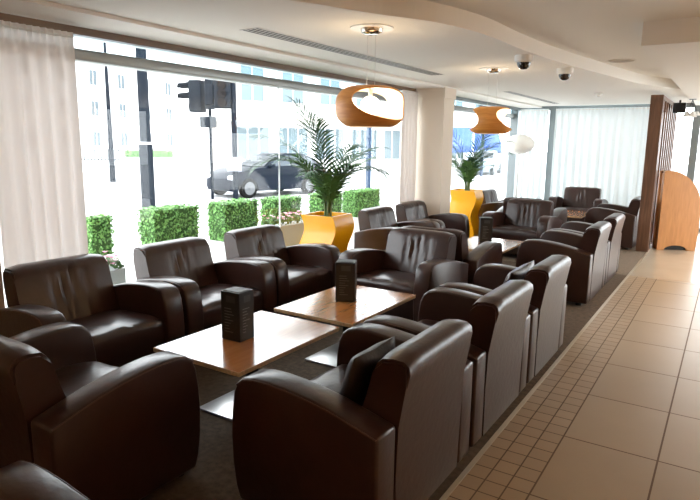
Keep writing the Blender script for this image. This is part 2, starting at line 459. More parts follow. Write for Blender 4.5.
def make_chair(label, loc, rz):
    t = thing('armchair', label, 'armchair', loc, rz, GRP)
    obj('seat', seat_bm(), 'leather', t, ang=50)
    obj('backrest', back_bm(), 'leather', t, ang=45)
    for s in (-1, 1):
        a = obj('arm', arm_bm(s), 'leather', t, ang=40)
        obj('piping', piping_bm(s), 'leather_piping', a)
    for sx in (-1, 1):
        for sy in (-1, 1):
            bm = new(); cyl(bm, (sx*(CW/2-.075), sy*.27, .02), .028, .04, 14); obj('foot', bm, 'foot_black', t)
    return t
GRP = 'brown leather armchairs of the lounge'
XW = -3.325
chairs = [
 ((XW-.015, 2.125), -PI/2-.03, 'brown leather armchair by the white curtain, nearest in the window row'),
 ((XW, 3.075), -PI/2, 'brown leather armchair in the window row facing the near table, second from the curtain'),
 ((XW+.005, 4.02), -PI/2, 'brown leather armchair at the window immediately before the first orange planter'),
 ((XW+.03, 6.22), -PI/2, 'brown leather armchair at the window just beyond the first orange planter'),
 ((XW+.03, 7.152), -PI/2, 'brown leather armchair at the window with its back against the beige column'),
 ((XW+.06, 10.02), -PI/2, 'brown leather armchair at the window just beyond the second orange planter'),
 ((-1.31, 2.135), PI/2, 'brown leather armchair with its back to the tiles, nearest whole one in the right row'),
 ((-1.31, 3.105), PI/2, 'brown leather armchair in the middle of the three right-row ones before the gap'),
 ((-1.31, 4.075), PI/2, 'brown leather armchair at the far end of the first right row, before the gap'),
 ((-1.40, 6.33), PI/2, 'brown leather armchair just past the gap in the right row, first of two'),
 ((-1.40, 7.275), PI/2, 'brown leather armchair past the gap in the right row, second of two'),
 ((-1.49, 10.06), PI/2, 'dark armchair half hidden behind the timber screen'),
 ((-1.43, .375), PI/2, 'brown leather armchair cut off by the bottom left corner, only an arm showing'),
 ((-2.435, 1.43), 0, 'brown leather armchair at the lower left heading the near table, seen from behind'),
 ((-2.345, 4.50), PI-.07, 'brown leather armchair facing us at the far end of the second table'),
 ((-2.30, 5.335), 0, 'brown leather armchair back to back behind the one heading the second table'),
 ((-2.41, 8.22), PI-.04, 'brown leather armchair facing us beyond the third table, creased back catching light'),
 ((-2.52, 9.06), 0, 'brown leather armchair almost hidden behind the one facing the third table'),
 ((-2.33, 11.45), PI, 'dark armchair facing us before the far sheer curtain, furthest of all'),
]
proto = None
for (x, y), rz, lab in chairs:
    if proto is None: proto = make_chair(lab, (x, y, 0), rz)
    else: dup(proto, (x, y, 0), rz, lab)

# loose cushions leaning on two of the chair backs
def cushion(label, loc, rot, m, w=.40, h=.36, t=.13):
    bm = new(); n = 12
    top = {}; bot = {}
    for i in range(n+1):
        for j in range(n+1):
            u, v = -1+2*i/n, -1+2*j/n
            k = ((1-u**4)*(1-v**4))**.5
            pin = 1-.06*(1-abs(u*v))*max(abs(u), abs(v))
            top[i, j] = bm.verts.new((w/2*u*pin, t/2*k+.0015, h/2*v*pin+h/2))
            bot[i, j] = bm.verts.new((w/2*u*pin, -t/2*k-.0015, h/2*v*pin+h/2))
    for i in range(n):
        for j in range(n):
            bm.faces.new((top[i, j], top[i+1, j], top[i+1, j+1], top[i, j+1])); bm.faces.new((bot[i, j], bot[i, j+1], bot[i+1, j+1], bot[i+1, j]))
    per = [(i, 0) for i in range(n)]+[(n, j) for j in range(n)]+[(n-i, n) for i in range(n)]+[(0, n-j) for j in range(n)]
    for a, c in zip(per, per[1:]+per[:1]): bm.faces.new((top[a], bot[a], bot[c], top[c]))
    o = obj('cushion', bm, m, ang=60); o.location = loc; o.rotation_euler = rot
    return tag(o, label, 'cushion', 'loose leather cushions in the right row')
cushion('small dark cushion leaning in the nearest whole right-row armchair', (-1.235, 1.99, .43), (rad(16), 0, PI/2), 'cushion_dark', .33, .31, .10)
cushion('brown leather cushion in the last right-row armchair before the gap', (-1.245, 4.06, .43), (rad(17), 0, PI/2), 'leather', .54, .29, .10)

# ------------------------------------------------------------------ tables
def make_table(label, loc):
    t = thing('coffee_table', label, 'table', loc, 0, 'low wooden coffee tables')
    bm = new(); box(bm, -.32, .32, -.445, .445, .405, .43); bevel_all(bm, .003, 1)
    for f in bm.faces:
        f.material_index = 0 if abs(f.normal.z) > .8 else 1
    obj('tabletop', bm, ['table_wood', 'table_edge'], t, ang=30)
    bm = new(); box(bm, -.09, .09, -.2, .2, .385, .405); obj('mounting_plate', bm, 'dark_metal', t, smooth=False)
    bm = new(); cyl(bm, (0, 0, .2), .038, .37, 24); obj('pedestal', bm, 'dark_metal', t)
    bm = new(); box(bm, -.225, .225, -.225, .225, .002, .018); bevel_all(bm, .004, 2); obj('base_plate', bm, 'steel', t)
    return t
T = [((-2.25, 2.445), 'near wooden coffee table on a steel plate, nearest black box on it'),
     ((-2.215, 3.425), 'second wooden coffee table, in front of the armchair facing us'),
     ((-2.27, 6.42), 'wooden coffee table beyond the back-to-back chairs, third from us'),
     ((-2.25, 10.25), 'far wooden coffee table before the furthest armchair')]
t0 = None
for (x, y), lab in T:
    if t0 is None: t0 = make_table(lab, (x, y, 0))
    else: dup(t0, (x, y, 0), 0, lab)

# black menu boxes standing on the tables
def make_menu(label, loc, rz):
    t = thing('menu_box', label, 'menu holder', loc, rz, 'black menu boxes on the tables')
    bm = new(); box(bm, -.07, .07, -.062, .062, 0, .285); bevel_all(bm, .003, 1); obj('box_body', bm, 'menu_black', t)
    for sgn, ax in ((-1, 'y'), (1, 'y'), (-1, 'x'), (1, 'x')):
        bm = new()
        d = .0625 if ax == 'y' else .0705
        hw = .052 if ax == 'y' else .043
        def strip(u0, u1, z0, z1):
            if ax == 'y': box(bm, u0, u1, sgn*d-.0006, sgn*d+.0006, z0, z1)
            else: box(bm, sgn*d-.0006, sgn*d+.0006, u0, u1, z0, z1)
        strip(-hw*.55, hw*.75, .225, .262)
        p = obj('label_panel', bm, 'menu_panel', t, smooth=False)
        bm = new(); rnd = random.Random(int(sgn*3+ord(ax)))
        for k in range(9):
            z = .05+k*.017
            strip(-hw*.8, -hw*.8+hw*rnd.uniform(.5, 1.45), z, z+.0035)
        obj('printed_lines', bm, 'menu_print', p, smooth=False)
    bm = new(); box(bm, -.06, .06, -.049, .049, .283, .288); obj('lid', bm, 'menu_panel', t, smooth=False)
    return t
m0 = make_menu('black menu box with small grey print on the near table', (-2.30, 2.385, .431), .02)
dup(m0, (-2.25, 3.45, .431), .45, 'black menu box with small grey print on the second table')
dup(m0, (-2.33, 6.53, .431), .50, 'black menu box with small grey print on the third table')

# ------------------------------------------------------------------ pendant lamps of bent veneer
def make_pendant(label, loc, rz):
    t = thing('pendant_lamp', label, 'lamp', loc, rz, 'orange veneer pendant lamps')
    NU, NV = 96, 28; R, Hh = .252, .138
    bm = new(); g = {}
    def openv(a, v):
        # two wide oval openings opposite each other
        return min(((((a-c+PI) % (2*PI)-PI))/1.2)**2+(abs(v-.14+.13*((a-c+PI) % (2*PI)-PI))/.68)**2 for c in (0, PI))
    for i in range(NU):
        a = 2*PI*i/NU
        for j in range(NV+1):
            v = -1+2*j/NV
            th = v*.5*PI*.80
            r = R*cos(th)**.5; z = Hh*sin(th)/sin(.5*PI*.80)
            # the brims are pulled out, like bent sheets
            g[i, j] = bm.verts.new((r*cos(a), r*sin(a), z))
    for i in range(NU):
        for j in range(NV):
            a = 2*PI*(i+.5)/NU; v = -1+2*(j+.5)/NV
            if openv(a, v) < 1: continue
            bm.faces.new((g[i, j], g[(i+1) % NU, j], g[(i+1) % NU, j+1], g[i, j+1]))
    # smooth the edges of the openings onto the oval
    for (i, j), vtx in g.items():
        if not vtx.link_faces: continue
        if vtx.is_boundary and 0 < j < NV:
            a = 2*PI*i/NU; v = -1+2*j/NV
            c = min((0, PI), key=lambda c: abs((a-c+PI) % (2*PI)-PI))
            da = (a-c+PI) % (2*PI)-PI; k = (da/1.2)**2+((v-.14+.13*da)/.68)**2
            s = k**-.5 if k > 0 else 1
            s = max(.88, min(1.12, s))
            a2 = c+da*s; v2 = (.14-.13*da*s)+(v-.14+.13*da)*s; th = v2*.5*PI*.80
            r = R*cos(th)**.5
            vtx.co = (r*cos(a2), r*sin(a2), Hh*sin(th)/sin(.5*PI*.80))
    bmesh.ops.delete(bm, geom=[v for v in bm.verts if not v.link_faces], context='VERTS')
    bmesh.ops.recalc_face_normals(bm, faces=bm.faces)
    ret = bmesh.ops.solidify(bm, geom=bm.faces[:], thickness=.008)
    bm.normal_update()
    for f in bm.faces:
        c = f.calc_center_median(); o = Vector((c.x, c.y, c.z*1.6))
        f.material_index = 1 if f.normal.dot(o) < -.05 else 0
    obj('lamp_shade', bm, ['lamp_veneer', 'lamp_lining'], t, ang=50, recalc=False)
    bm = new(); sphere(bm, (0, 0, .01), .07, 24, 14, (1, 1, .9)); obj('diffuser', bm, 'lamp_glow', t)
    for s in (-1, 1):
        bm = new(); tube(bm, (s*.045, 0, .128), (s*.045, 0, ZL-loc[2]-.012), .0014, 6); obj('suspension_wire', bm, 'vent_grey', t)
    bm = new(); lathe(bm, [(0, -.045), (.05, -.043), (.072, -.03), (.078, -.012), (.078, 0), (0, 0)], (0, 0, ZL-loc[2]), 28)
    obj('ceiling_cup', bm, 'chrome', t)
    bm = new(); cyl(bm, (0, 0, ZL-loc[2]-.0035), .15, .007, 36); obj('ceiling_halo_disc', bm, 'white_plastic', t)  # white disc stands in for the halo of light around the cup
    bm = new(); cyl(bm, (0, 0, .105), .016, .05, 16); tube(bm, (-.17, 0, .128), (.17, 0, .128), .0025, 8); obj('lamp_holder', bm, 'white_plastic', t)
    return t
P1, P2 = (-2.18, 3.63, 1.80), (-2.20, 6.15, 1.80)
azc = YAW          # camera right is at this azimuth
p0 = make_pendant('orange bent veneer pendant lamp hanging over the second table', P1, azc-rad(54))
dup(p0, P2, azc-rad(22), 'orange bent veneer pendant lamp with hourglass outline beyond the column edge')

# ------------------------------------------------------------------ globe floor lamp
t = thing('floor_lamp', 'white oval globe lamp on a thin stand in the far corner', 'lamp', (-3.26, 10.66, 0))
b = new(); sphere(b, (0, 0, 1.56), .265, 32, 18, (1, 1, .66)); obj('lamp_globe', b, 'opal', t)
b = new(); tube(b, (0, 0, .02), (0, 0, 1.42), .011, 10); obj('pole', b, 'white_plastic', t)
b = new(); lathe(b, [(0, 0), (.14, 0), (.14, .012), (.03, .03), (0, .03)]); obj('base', b, 'white_plastic', t)

# ------------------------------------------------------------------ orange twisted planters and palms
def make_planter(label, loc, rz, w, h):
    t = thing('planter', label, 'planter', loc, rz, 'tall orange wavy planters')
    bm = new(); NZ, NS = 24, 8; rings = []
    for k in range(NZ+1):
        u = k/NZ; z = h*u
        sh = .036*sin(2*PI*(1-u)*1.45); s = w/2*(.97+.03*u)
        tw = 0.0
        ring = []
        for (cx, cy), (nx, ny) in (((-1, -1), (1, -1)), ((1, -1), (1, 1)), ((1, 1), (-1, 1)), ((-1, 1), (-1, -1))):
            for q in range(NS):
                f = q/NS; x = (cx*(1-f)+nx*f)*s; y = (cy*(1-f)+ny*f)*s
                ring.append(bm.verts.new((x*cos(tw)-y*sin(tw)+sh*.84, x*sin(tw)+y*cos(tw)+sh*.54, z)))
        rings.append(ring)
    n = 4*NS
    for a, c in zip(rings, rings[1:]):
        for i in range(n): bm.faces.new((a[i], a[(i+1) % n], c[(i+1) % n], c[i]))
    # rim and inner wall
    top = rings[-1]; cen = sum((v.co for v in top), Vector())/n
    inn = [bm.verts.new(cen+(v.co-cen)*.92) for v in top]; low = [bm.verts.new(cen+(v.co-cen)*.90-Vector((0, 0, .06))) for v in top]
    for i in range(n):
        j = (i+1) % n
        bm.faces.new((top[i], top[j], inn[j], inn[i])); bm.faces.new((inn[i], inn[j], low[j], low[i]))
    bm.faces.new(rings[0][::-1]); bm.faces.new(low)
    obj('planter_body', bm, 'orange_lacquer', t, ang=40)
    bm = new(); s = w/2*.86
    NX = 10; gv = {}
    for i in range(NX+1):
        for j in range(NX+1):
            gv[i, j] = bm.verts.new((cen.x+s*(-1+2*i/NX), cen.y+s*(-1+2*j/NX), h-.05+.012*random.random()))
    for i in range(NX):
        for j in range(NX): bm.faces.new((gv[i, j], gv[i+1, j], gv[i+1, j+1], gv[i, j+1]))
    obj('soil', bm, 'soil', t)
    return t
PH = .80
make_planter('orange wavy planter by the window at the end of the nearest window chairs', (-3.64, 5.17, 0), rad(3), .40, PH-.01)
make_planter('orange wavy planter standing beyond the beige column', (-3.66, 9.20, 0), rad(3), .42, PH+.01)

def frond(bm, base, az, L, e0, e1, nl, ll, seed, start=.28, wid=.031):
    """pinnate frond: arching midrib with tapering drooping leaflets"""
    rnd = random.Random(seed); N = 26; p = Vector(base); pts = [p.copy()]; dirs = []
    for i in range(N):
        u = i/(N-1); e = e0+(e1-e0)*u**1.3
        d = Vector((cos(az)*cos(e), sin(az)*cos(e), sin(e))); p = p+d*(L/N); pts.append(p.copy()); dirs.append(d)
    dirs.append(dirs[-1])
    for i in range(N):
        tube(bm, pts[i], pts[i+1], .007*(1-.8*i/N), 6, .007*(1-.8*(i+1)/N))
    for k in range(nl):
        u = start+(1-start)*(k+.5)/nl; i = min(N-1, int(u*N)); q = pts[i].lerp(pts[i+1], u*N-i); d = dirs[i]
        side = d.cross(Vector((0, 0, 1)))
        if side.length < .05: side = Vector((-sin(az), cos(az), 0))
        side.normalize(); nrm = side.cross(d).normalized()
        ln = ll*(.55+.75*sin(PI*min(1, (u-start)/(1-start)*.85+.12)))*rnd.uniform(.85, 1.1)
        for s in (-1, 1):
            dr = (side*s*.75+d*(.65+.5*u)+nrm*rnd.uniform(.05, .35)).normalized()
            w = wid*rnd.uniform(.8, 1.15); wv = dr.cross(nrm).normalized()
            prev = None; pp = q.copy(); cur = dr.copy(); M_ = 5
            for m in range(M_+1):
                f = m/M_; ww = w*(.35+1.1*f if f < .4 else .79*(1-(f-.4)/.6))
                a = bm.verts.new(pp+wv*ww*.5) ; c = bm.verts.new(pp-wv*ww*.5+nrm*.002)
                if prev: bm.faces.new((prev[0], a, c, prev[1]))
                prev = (a, c); pp = pp+cur*(ln/M_); cur = (cur+Vector((0, 0, -.16-.05*rnd.random()))).normalized()
def make_palm(label, loc, fr, low, seed):
    t = thing('potted_palm', label, 'plant', loc, 0, 'palms in the orange planters')
    rnd = random.Random(seed)
    bm = new()
    for i in range(5):
        a = i*1.3; tube(bm, (.03*cos(a), .03*sin(a), -.03), (.045*cos(a), .045*sin(a), .28+.05*i), .014, 8, .009)
    obj('stem', bm, 'palm_stem', t)
    for k, (ca, L, e0, e1, nl, ll) in enumerate(fr):
        az = YAW+rad(ca)
        bm = new(); frond(bm, (.02*cos(az), .02*sin(az), .05), az, L, rad(e0), rad(e1), nl, ll, seed+k)
        obj('frond', bm, 'palm_leaf', t, ang=60, recalc=False)
    for k in range(low):
        az = YAW+rad(k*360/low+rnd.uniform(-20, 20))
        bm = new(); frond(bm, (.02*cos(az), .02*sin(az), .05+.02*rnd.random()), az, rnd.uniform(.5, .82), rad(rnd.uniform(68, 86)), rad(rnd.uniform(-5, 40)), 13, rnd.uniform(.15, .22), seed+50+k, .18, .034)
        obj('frond', bm, 'palm_leaf_light', t, ang=60, recalc=False)
# angles: 0 = to the viewer's right, 180 = to the left, 90 = away, 270 = towards us
make_palm('tall green palm growing in the planter nearest us', (-3.62, 5.18, .755),
          [(172, 1.25, 80, 0, 22, .31), (200, 1.12, 82, -35, 20, .28), (150, 1.26, 88, 50, 20, .30), (20, .98, 82, 10, 18, .2), (330, .95, 84, -30, 18, .2), (110, 1.25, 85, 30, 20, .22), (60, 1.05, 84, 5, 18, .2), (250, .85, 80, -20, 18, .19), (186, .9, 80, 5, 18, .2)], 11, 11)
make_palm('green palm growing in the planter beyond the column', (-3.62, 9.17, .765),
          [(180, 1.15, 86, 22, 18, .24), (10, 1.12, 85, 5, 18, .24), (150, 1.15, 88, 45, 18, .24), (330, 1.0, 84, -10, 16, .22), (40, 1.15, 86, 30, 18, .24), (200, .9, 82, -25, 16, .2), (280, .8, 84, 0, 16, .2)], 9, 31)

# ------------------------------------------------------------------ ceiling fittings
def linear_vent(label, x, y0, y1, w=.17):
    t = thing('air_vent', label, 'vent', (x, (y0+y1)/2, ZL), 0, 'linear ceiling vents')
    L = (y1-y0)/2; bm = new()
    box(bm, -w/2, -w/2+.012, -L, L, -.004, -.001); box(bm, w/2-.012, w/2, -L, L, -.004, -.001); box(bm, -w/2+.012, w/2-.012, -L, -L+.012, -.004, -.001); box(bm, -w/2+.012, w/2-.012, L-.012, L, -.004, -.001)
    obj('frame', bm, 'vent_grey', t, smooth=False)
    bm = new(); box(bm, -w/2+.012, w/2-.012, -L+.012, L-.012, -.003, -.001); obj('slot_backing', bm, 'vent_dark', t, smooth=False)
    for k in range(1, 4):
        xx = -w/2+w*k/4
        bm = new(); box(bm, xx-.0055, xx+.0055, -L+.012, L-.012, -.0042, -.003); obj('blade', bm, 'vent_grey', t, smooth=False)
linear_vent('long slotted air vent in the ceiling over the near window seats', -2.945, 3.23, 6.4)
linear_vent('slotted air vent in the ceiling beyond the column', -2.93, 8.8, 11.8, .13)
def dome_cam(label, x, y):
    t = thing('ceiling_dome_camera', label, 'security camera', (x, y, ZL), 0, 'ceiling dome cameras')
    bm = new(); lathe(bm, [(0, .003), (.08, .003), (.083, -.012), (.08, -.05), (.066, -.062), (0, -.062)], seg=28); obj('housing', bm, 'white_plastic', t)
    bm = new(); lathe(bm, [(.06, -.06), (.058, -.08), (.046, -.104), (.026, -.118), (0, -.122)], seg=28); obj('dome', bm, 'black_dome', t)
    return t
d0 = dome_cam('dome camera on the ceiling, left of the pair', -1.65, 5.38)
dup(d0, (-1.545, 6.44, ZL), 0, 'dome camera on the ceiling, right of the pair')
t = thing('smoke_detector', 'small white smoke detector on the ceiling before the far curtain', 'detector', (-1.80, 9.65, ZL))
b = new(); lathe(b, [(0, -.001), (.06, -.001), (.062, -.02), (.05, -.03), (0, -.03)], seg=24); obj('housing', b, 'white_plastic', t)
b = new(); lathe(b, [(.035, -.03), (.033, -.052), (.02, -.06), (0, -.06)], seg=20); obj('sensor', b, 'white_plastic', t)
t = thing('ceiling_speaker', 'flush round loudspeaker in the raised ceiling', 'speaker', (-1.11, 7.05, ZH))
b = new(); lathe(b, [(.125, -.001), (.14, -.001), (.14, -.008), (.125, -.008)], seg=36); obj('rim', b, 'ceiling_paint', t)
b = new(); cyl(b, (0, 0, -.004), .125, .006, 36); obj('grille', b, 'speaker_grille', t)

# ------------------------------------------------------------------ timber slat screen, desk, things near the entrance
t = thing('timber_screen', 'dark timber slatted screen standing at the end of the carpet', 'screen', (-1.0, 9.66, 0))
b = new(); box(b, -.085, .082, -.04, .04, 0, ZB-.004); bevel_all(b, .004, 1); obj('end_board', b, 'screen_wood', t)
for k in range(8):
    b = new(); y = .28+k*.33; box(b, .045, .068, y-.04, y+.04, .06, ZB-.06); obj('slat', b, 'screen_wood', t, smooth=False)
b = new(); box(b, .02, .075, .04, 2.72, ZB-.06, ZB-.004); obj('top_rail', b, 'screen_wood', t, smooth=False)
b = new(); box(b, .02, .075, .04, 2.72, 0, .06); obj('bottom_rail', b, 'screen_wood', t, smooth=False)

t = thing('wooden_kiosk', 'light wood stand with a quarter-round side panel beside the timber screen', 'stand', (-.83, 9.92, 0), rad(27))
prof = [(0, 0), (.10, 0)]
prof += [(.27+.17*cos(PI-PI*k/10), .075*sin(PI*k/10)) for k in range(1, 10)]
prof += [(.44, 0), (.56, 0), (.575, .3), (.575, .55)]
prof += [(.06+.515*cos(a), .60+.60*sin(a)) for a in [rad(x) for x in range(4, 88, 7)]]
prof += [(.04, 1.20), (0, 1.185)]
b = new(); prism(b, prof, 'y', 0, .035); obj('side_panel', b, 'desk_wood', t, ang=30)
b = new(); prism(b, prof, 'y', .155, .19); obj('side_panel', b, 'desk_wood', t, ang=30)
b = new(); arc = [(.575, .55)]+[(.06+.515*cos(a), .60+.60*sin(a)) for a in [rad(x) for x in range(4, 88, 7)]]+[(.04, 1.20)]
inn = [(x-.02, z-.018) for x, z in arc]
prism(b, arc+inn[::-1], 'y', .035, .155); obj('curved_front', b, 'desk_edge', t, ang=40)
b = new(); box(b, .02, .04, .035, .155, .03, 1.16); obj('rear_panel', b, 'desk_wood', t, smooth=False)

b = new(); box(b, .05, .50, .04, .15, .002, .085); t_k = [o for o in bpy.data.objects if o.name == 'wooden_kiosk'][0]
obj('notch_dark_block', b, 'foot_black', t_k, smooth=False)  # added black block, stands in for the dark inside the open notch
t = thing('wall_speaker', 'small black loudspeaker mounted high beside the slatted screen', 'speaker', (-.80, 10.9, ZB))
b = new(); box(b, -.09, .09, -.07, .07, -.20, -.045); bevel_all(b, .008, 2); obj('cabinet', b, 'menu_black', t)
b = new(); cyl(b, (0, -.071, -.12), .05, .006, 20, axis='y'); obj('grille', b, 'foot_black', t)
b = new(); tube(b, (0, 0, -.05), (0, 0, -.001), .015, 10); obj('bracket', b, 'dark_metal', t)
t = thing('spotlight', 'white pendant cluster of small shades near the entrance glazing', 'lamp', (-.62, 10.75, ZB))
b = new(); cyl(b, (0, 0, -.006), .05, .012, 18); obj('ceiling_rose', b, 'dark_metal', t)
for k in range(5):
    a = k*2*PI/5
    q = obj('lamp_shade', (lambda bm: (lathe(bm, [(.02, 0), (.055, -.06), (.05, -.06), (.015, -.004)], (.075*cos(a), .075*sin(a), -.19-.02*(k % 2)), 16), bm)[1])(new()), 'white_plastic', t)
    bb = new(); tube(bb, (0, 0, -.01), (.075*cos(a), .075*sin(a), -.19-.02*(k % 2)), .004, 6); obj('arm', bb, 'dark_metal', q)

# ------------------------------------------------------------------ outdoors: terrace, street
GZ, SZ = -.03, -.30
b = new(); box(b, -9.0, GX-.05, -12, 60, -.35, GZ); box(b, -9, 25, FY+.1, 60, -.35, GZ-.004)
struct('ground_terrace', b, 'paving', 'pale paved terrace outside the window', 'paving')
b = new(); box(b, -120, -9.0, -60, 160, -.6, SZ)
struct('ground_street', b, 'asphalt', 'pale sunlit street beyond the hedges', 'street')

def leaves_box(bm, x0, x1, y0, y1, z0, z1, n, s, rnd, mi=0):
    fx, fy, fz = x1-x0, y1-y0, z1-z0
    ar = [fy*fz, fy*fz, fx*fz, fx*fz, fx*fy]
    for _ in range(n):
        k = rnd.choices(range(5), ar)[0]; u, v = rnd.random(), rnd.random(); j = rnd.uniform(-.02, .012)
        if k < 2: p = Vector((x0-j if k == 0 else x1+j, y0+fy*u, z0+fz*v)); nn = Vector((-1 if k == 0 else 1, 0, 0))
        elif k < 4: p = Vector((x0+fx*u, y0-j if k == 2 else y1+j, z0+fz*v)); nn = Vector((0, -1 if k == 2 else 1, 0))
        else: p = Vector((x0+fx*u, y0+fy*v, z1+j)); nn = Vector((0, 0, 1))
        nn = (nn+Vector((rnd.uniform(-.9, .9), rnd.uniform(-.9, .9), rnd.uniform(-.5, .9)))).normalized()
        a = nn.orthogonal().normalized(); c = nn.cross(a); th = rnd.uniform(0, 6.28); a, c = a*cos(th)+c*sin(th), c*cos(th)-a*sin(th)
        q = s*rnd.uniform(.7, 1.3)
        f = bm.faces.new([bm.verts.new(p+a*q), bm.verts.new(p+c*q*.55), bm.verts.new(p-a*q), bm.verts.new(p-c*q*.55)]); f.material_index = mi
def hedge(label, x, y0, y1, z0, z1, d, seed):
    rnd = random.Random(seed)
    t = thing('box_hedge', label, 'hedge', (x, (y0+y1)/2, GZ), 0, 'clipped box hedges in troughs on the terrace')
    L = (y1-y0)/2
    bm = new(); leaves_box(bm, -d/2, d/2, -L, L, z0-GZ, z1-GZ, int(2600*(2*L+d)), .017, rnd); obj('foliage', bm, 'box_leaf', t, smooth=False, recalc=False)
    bm = new(); box(bm, -d/2+.015, d/2-.015, -L+.015, L-.015, z0-GZ-.02, z1-GZ-.015); obj('inner_growth', bm, 'box_core', t, smooth=False)
    bm = new(); box(bm, -d/2-.03, d/2+.03, -L-.03, L+.03, 0, z0-GZ-.01); bevel_all(bm, .006, 1); obj('trough', bm, 'trough_white', t)
hedge('narrow clipped box hedge beside the white curtain', -5.15, 3.32, 3.56, .44, .82, .12, 1)
hedge('wide clipped box hedge in front of the tall dark post', -5.12, 3.98, 4.60, .42, .84, .26, 2)
hedge('clipped box hedge to the right of the dark post, before the car front', -5.12, 4.98, 5.58, .38, .83, .30, 3)
hedge('clipped box hedge just left of the tall palm', -5.12, 5.92, 6.5, .40, .81, .26, 4)
hedge('clipped box hedge seen behind the palm trunk', -5.12, 6.98, 7.55, .38, .80, .24, 5)
hedge('clipped box hedge right of the palm, beside the curtain at the column', -5.12, 7.90, 8.70, .38, .785, .26, 6)
def flower_trough(label, x, y0, y1, h, seed, d=.2):
    rnd = random.Random(seed); L = (y1-y0)/2
    t = thing('flower_trough', label, 'flower box', (x, (y0+y1)/2, GZ), 0, 'grey flower troughs on the terrace')
    bm = new(); vs = box(bm, -d/2, d/2, -L, L, 0, h-GZ)
    for v in vs[:4]: v.co.y *= .92; v.co.x *= .85
    bevel_all(bm, .006, 1); obj('trough', bm, 'trough_grey', t)
    bm = new()
    leaves_box(bm, -d/2+.02, d/2-.02, -L+.02, L-.02, h-GZ+.0, h-GZ+.07, int(400*L+60), .026, rnd); obj('flower_leaves', bm, 'flower_leaf', t, smooth=False, recalc=False)
    bm = new()
    for _ in range(int(60*L+14)):
        c = Vector((rnd.uniform(-d/2, d/2), rnd.uniform(-L, L), h-GZ+rnd.uniform(.05, .13))); mi = rnd.randrange(2)
        for k in range(5):
            a = k*1.2566+rnd.random()*.3; dd = Vector((cos(a), sin(a), .5)); s = Vector((-sin(a), cos(a), 0)); r = .026
            f = bm.faces.new([bm.verts.new(c), bm.verts.new(c+dd*r*.6+s*r*.45), bm.verts.new(c+dd*r), bm.verts.new(c+dd*r*.6-s*r*.45)]); f.material_index = mi
    obj('flowers', bm, ['petal', 'petal_pale'], t, smooth=False, recalc=False)
flower_trough('grey trough of pink flowers below the narrow hedge', -4.55, 3.02, 3.22, .43, 1)
flower_trough('long grey trough of pale pink flowers left of the orange planter', -4.55, 5.25, 6.05, .56, 2)

def post(name, label, x, y, z, h, r0_, r1_, m, cat, sleeve=None):
    t = thing(name, label, cat, (x, y, z))
    bm = new(); tube(bm, (0, 0, 0), (0, 0, h), r0_, 18, r1_); obj('shaft', bm, m, t)
    if sleeve:
        bm = new(); cyl(bm, (0, 0, sleeve/2), r0_*1.22, sleeve, 20); obj('base_sleeve', bm, m, t)
        bm = new(); cyl(bm, (0, 0, sleeve+.03), r0_*1.3, .06, 20); obj('collar', bm, 'sign_white', t)
    return t
post('lamp_post', 'thick dark lamp post behind the wide hedge', -13.54, 10.64, SZ, 9, .15, .12, 'post_black', 'post', 1.75)
t = post('lamp_post', 'thin dark post on the far pavement by the railings', -23.31, 16.45, SZ, 6.6, .13, .05, 'post_black', 'post')
post('sign_post', 'slim blue grey post on the far pavement behind the palm', -12.6, 20.9, SZ, 7.5, .11, .10, 'post_blue', 'post')

def signal_head(bm_h, t, cx, cz, w, h, d, face):
    bm = new(); box(bm, cx-w/2, cx+w/2, -d/2, d/2, cz-h/2, cz+h/2); bevel_all(bm, .03, 2); hd = obj('signal_head', bm, 'signal_grey', t)
    for k in range(3):
        z = cz+h*(.32-.32*k)
        bm = new()
        if face == 'x':
            cyl(bm, (cx-w/2-.02, 0, z), w*.30, .05, 18, axis='x'); obj('lens', bm, 'lens_dark', hd)
            if k != 2:
                bm = new(); ang = [rad(a) for a in range(-20, 201, 20)]
                R = w*.34
                o = [(R*cos(a), R*sin(a)) for a in ang]
                r1 = [bm.verts.new((cx-w/2, p[0], z+p[1])) for p in o]; r2 = [bm.verts.new((cx-w/2-.42, p[0]*.85, z+p[1]*.85-.02)) for p in o]
                for i in range(len(o)-1): bm.faces.new((r1[i], r1[i+1], r2[i+1], r2[i]))
                bmesh.ops.solidify(bm, geom=bm.faces[:], thickness=.02)
                obj('visor', bm, 'signal_grey', hd)
        else:
            cyl(bm, (cx, -d/2-.02, z), w*.26, .05, 18, axis='y'); obj('lens', bm, 'lens_dark', hd)
# signal on the left: head side-on with hoods, small pedestrian unit beneath
t = thing('traffic_light', 'traffic light with two long hoods pointing left', 'traffic light', (-14.1, 13.6, SZ), .35)
b = new(); tube(b, (0, 0, 0), (0, 0, 3.75), .05, 14); obj('pole', b, 'post_black', t)
signal_head(None, t, -.42, 3.25, .42, .98, .40, 'x')
b = new(); box(b, -.12, .12, -.08, .08, 2.85, 3.80); obj('backing_board', b, 'signal_grey', t, smooth=False)
b = new(); box(b, -.30, .16, -.15, .15, 2.28, 2.62); bevel_all(b, .03, 2); obj('pedestrian_unit', b, 'signal_grey', t)
t = thing('traffic_light', 'square traffic light seen face on, with a white plate on its pole', 'traffic light', (-13.07, 13.6, SZ), .6)
b = new(); tube(b, (0, 0, 0), (0, 0, 3.7), .085, 14); obj('pole', b, 'post_black', t)
signal_head(None, t, -.32, 3.28, .52, .84, .3, 'y')
b = new(); box(b, -.85, -.60, -.1, .1, 2.95, 3.55); bevel_all(b, .03, 2); obj('side_unit', b, 'signal_grey', t)
b = new(); box(b, -.85, .05, -.04, .04, 2.84, 2.90); obj('bracket', b, 'signal_grey', t, smooth=False)
b = new(); box(b, -.22, .22, -.15, -.10, .95, 1.36); obj('plate', b, 'sign_white', t, smooth=False)
t = thing('traffic_light', 'traffic light seen beyond the column above the second palm', 'traffic light', (-12.4, 33.5, SZ), .5)
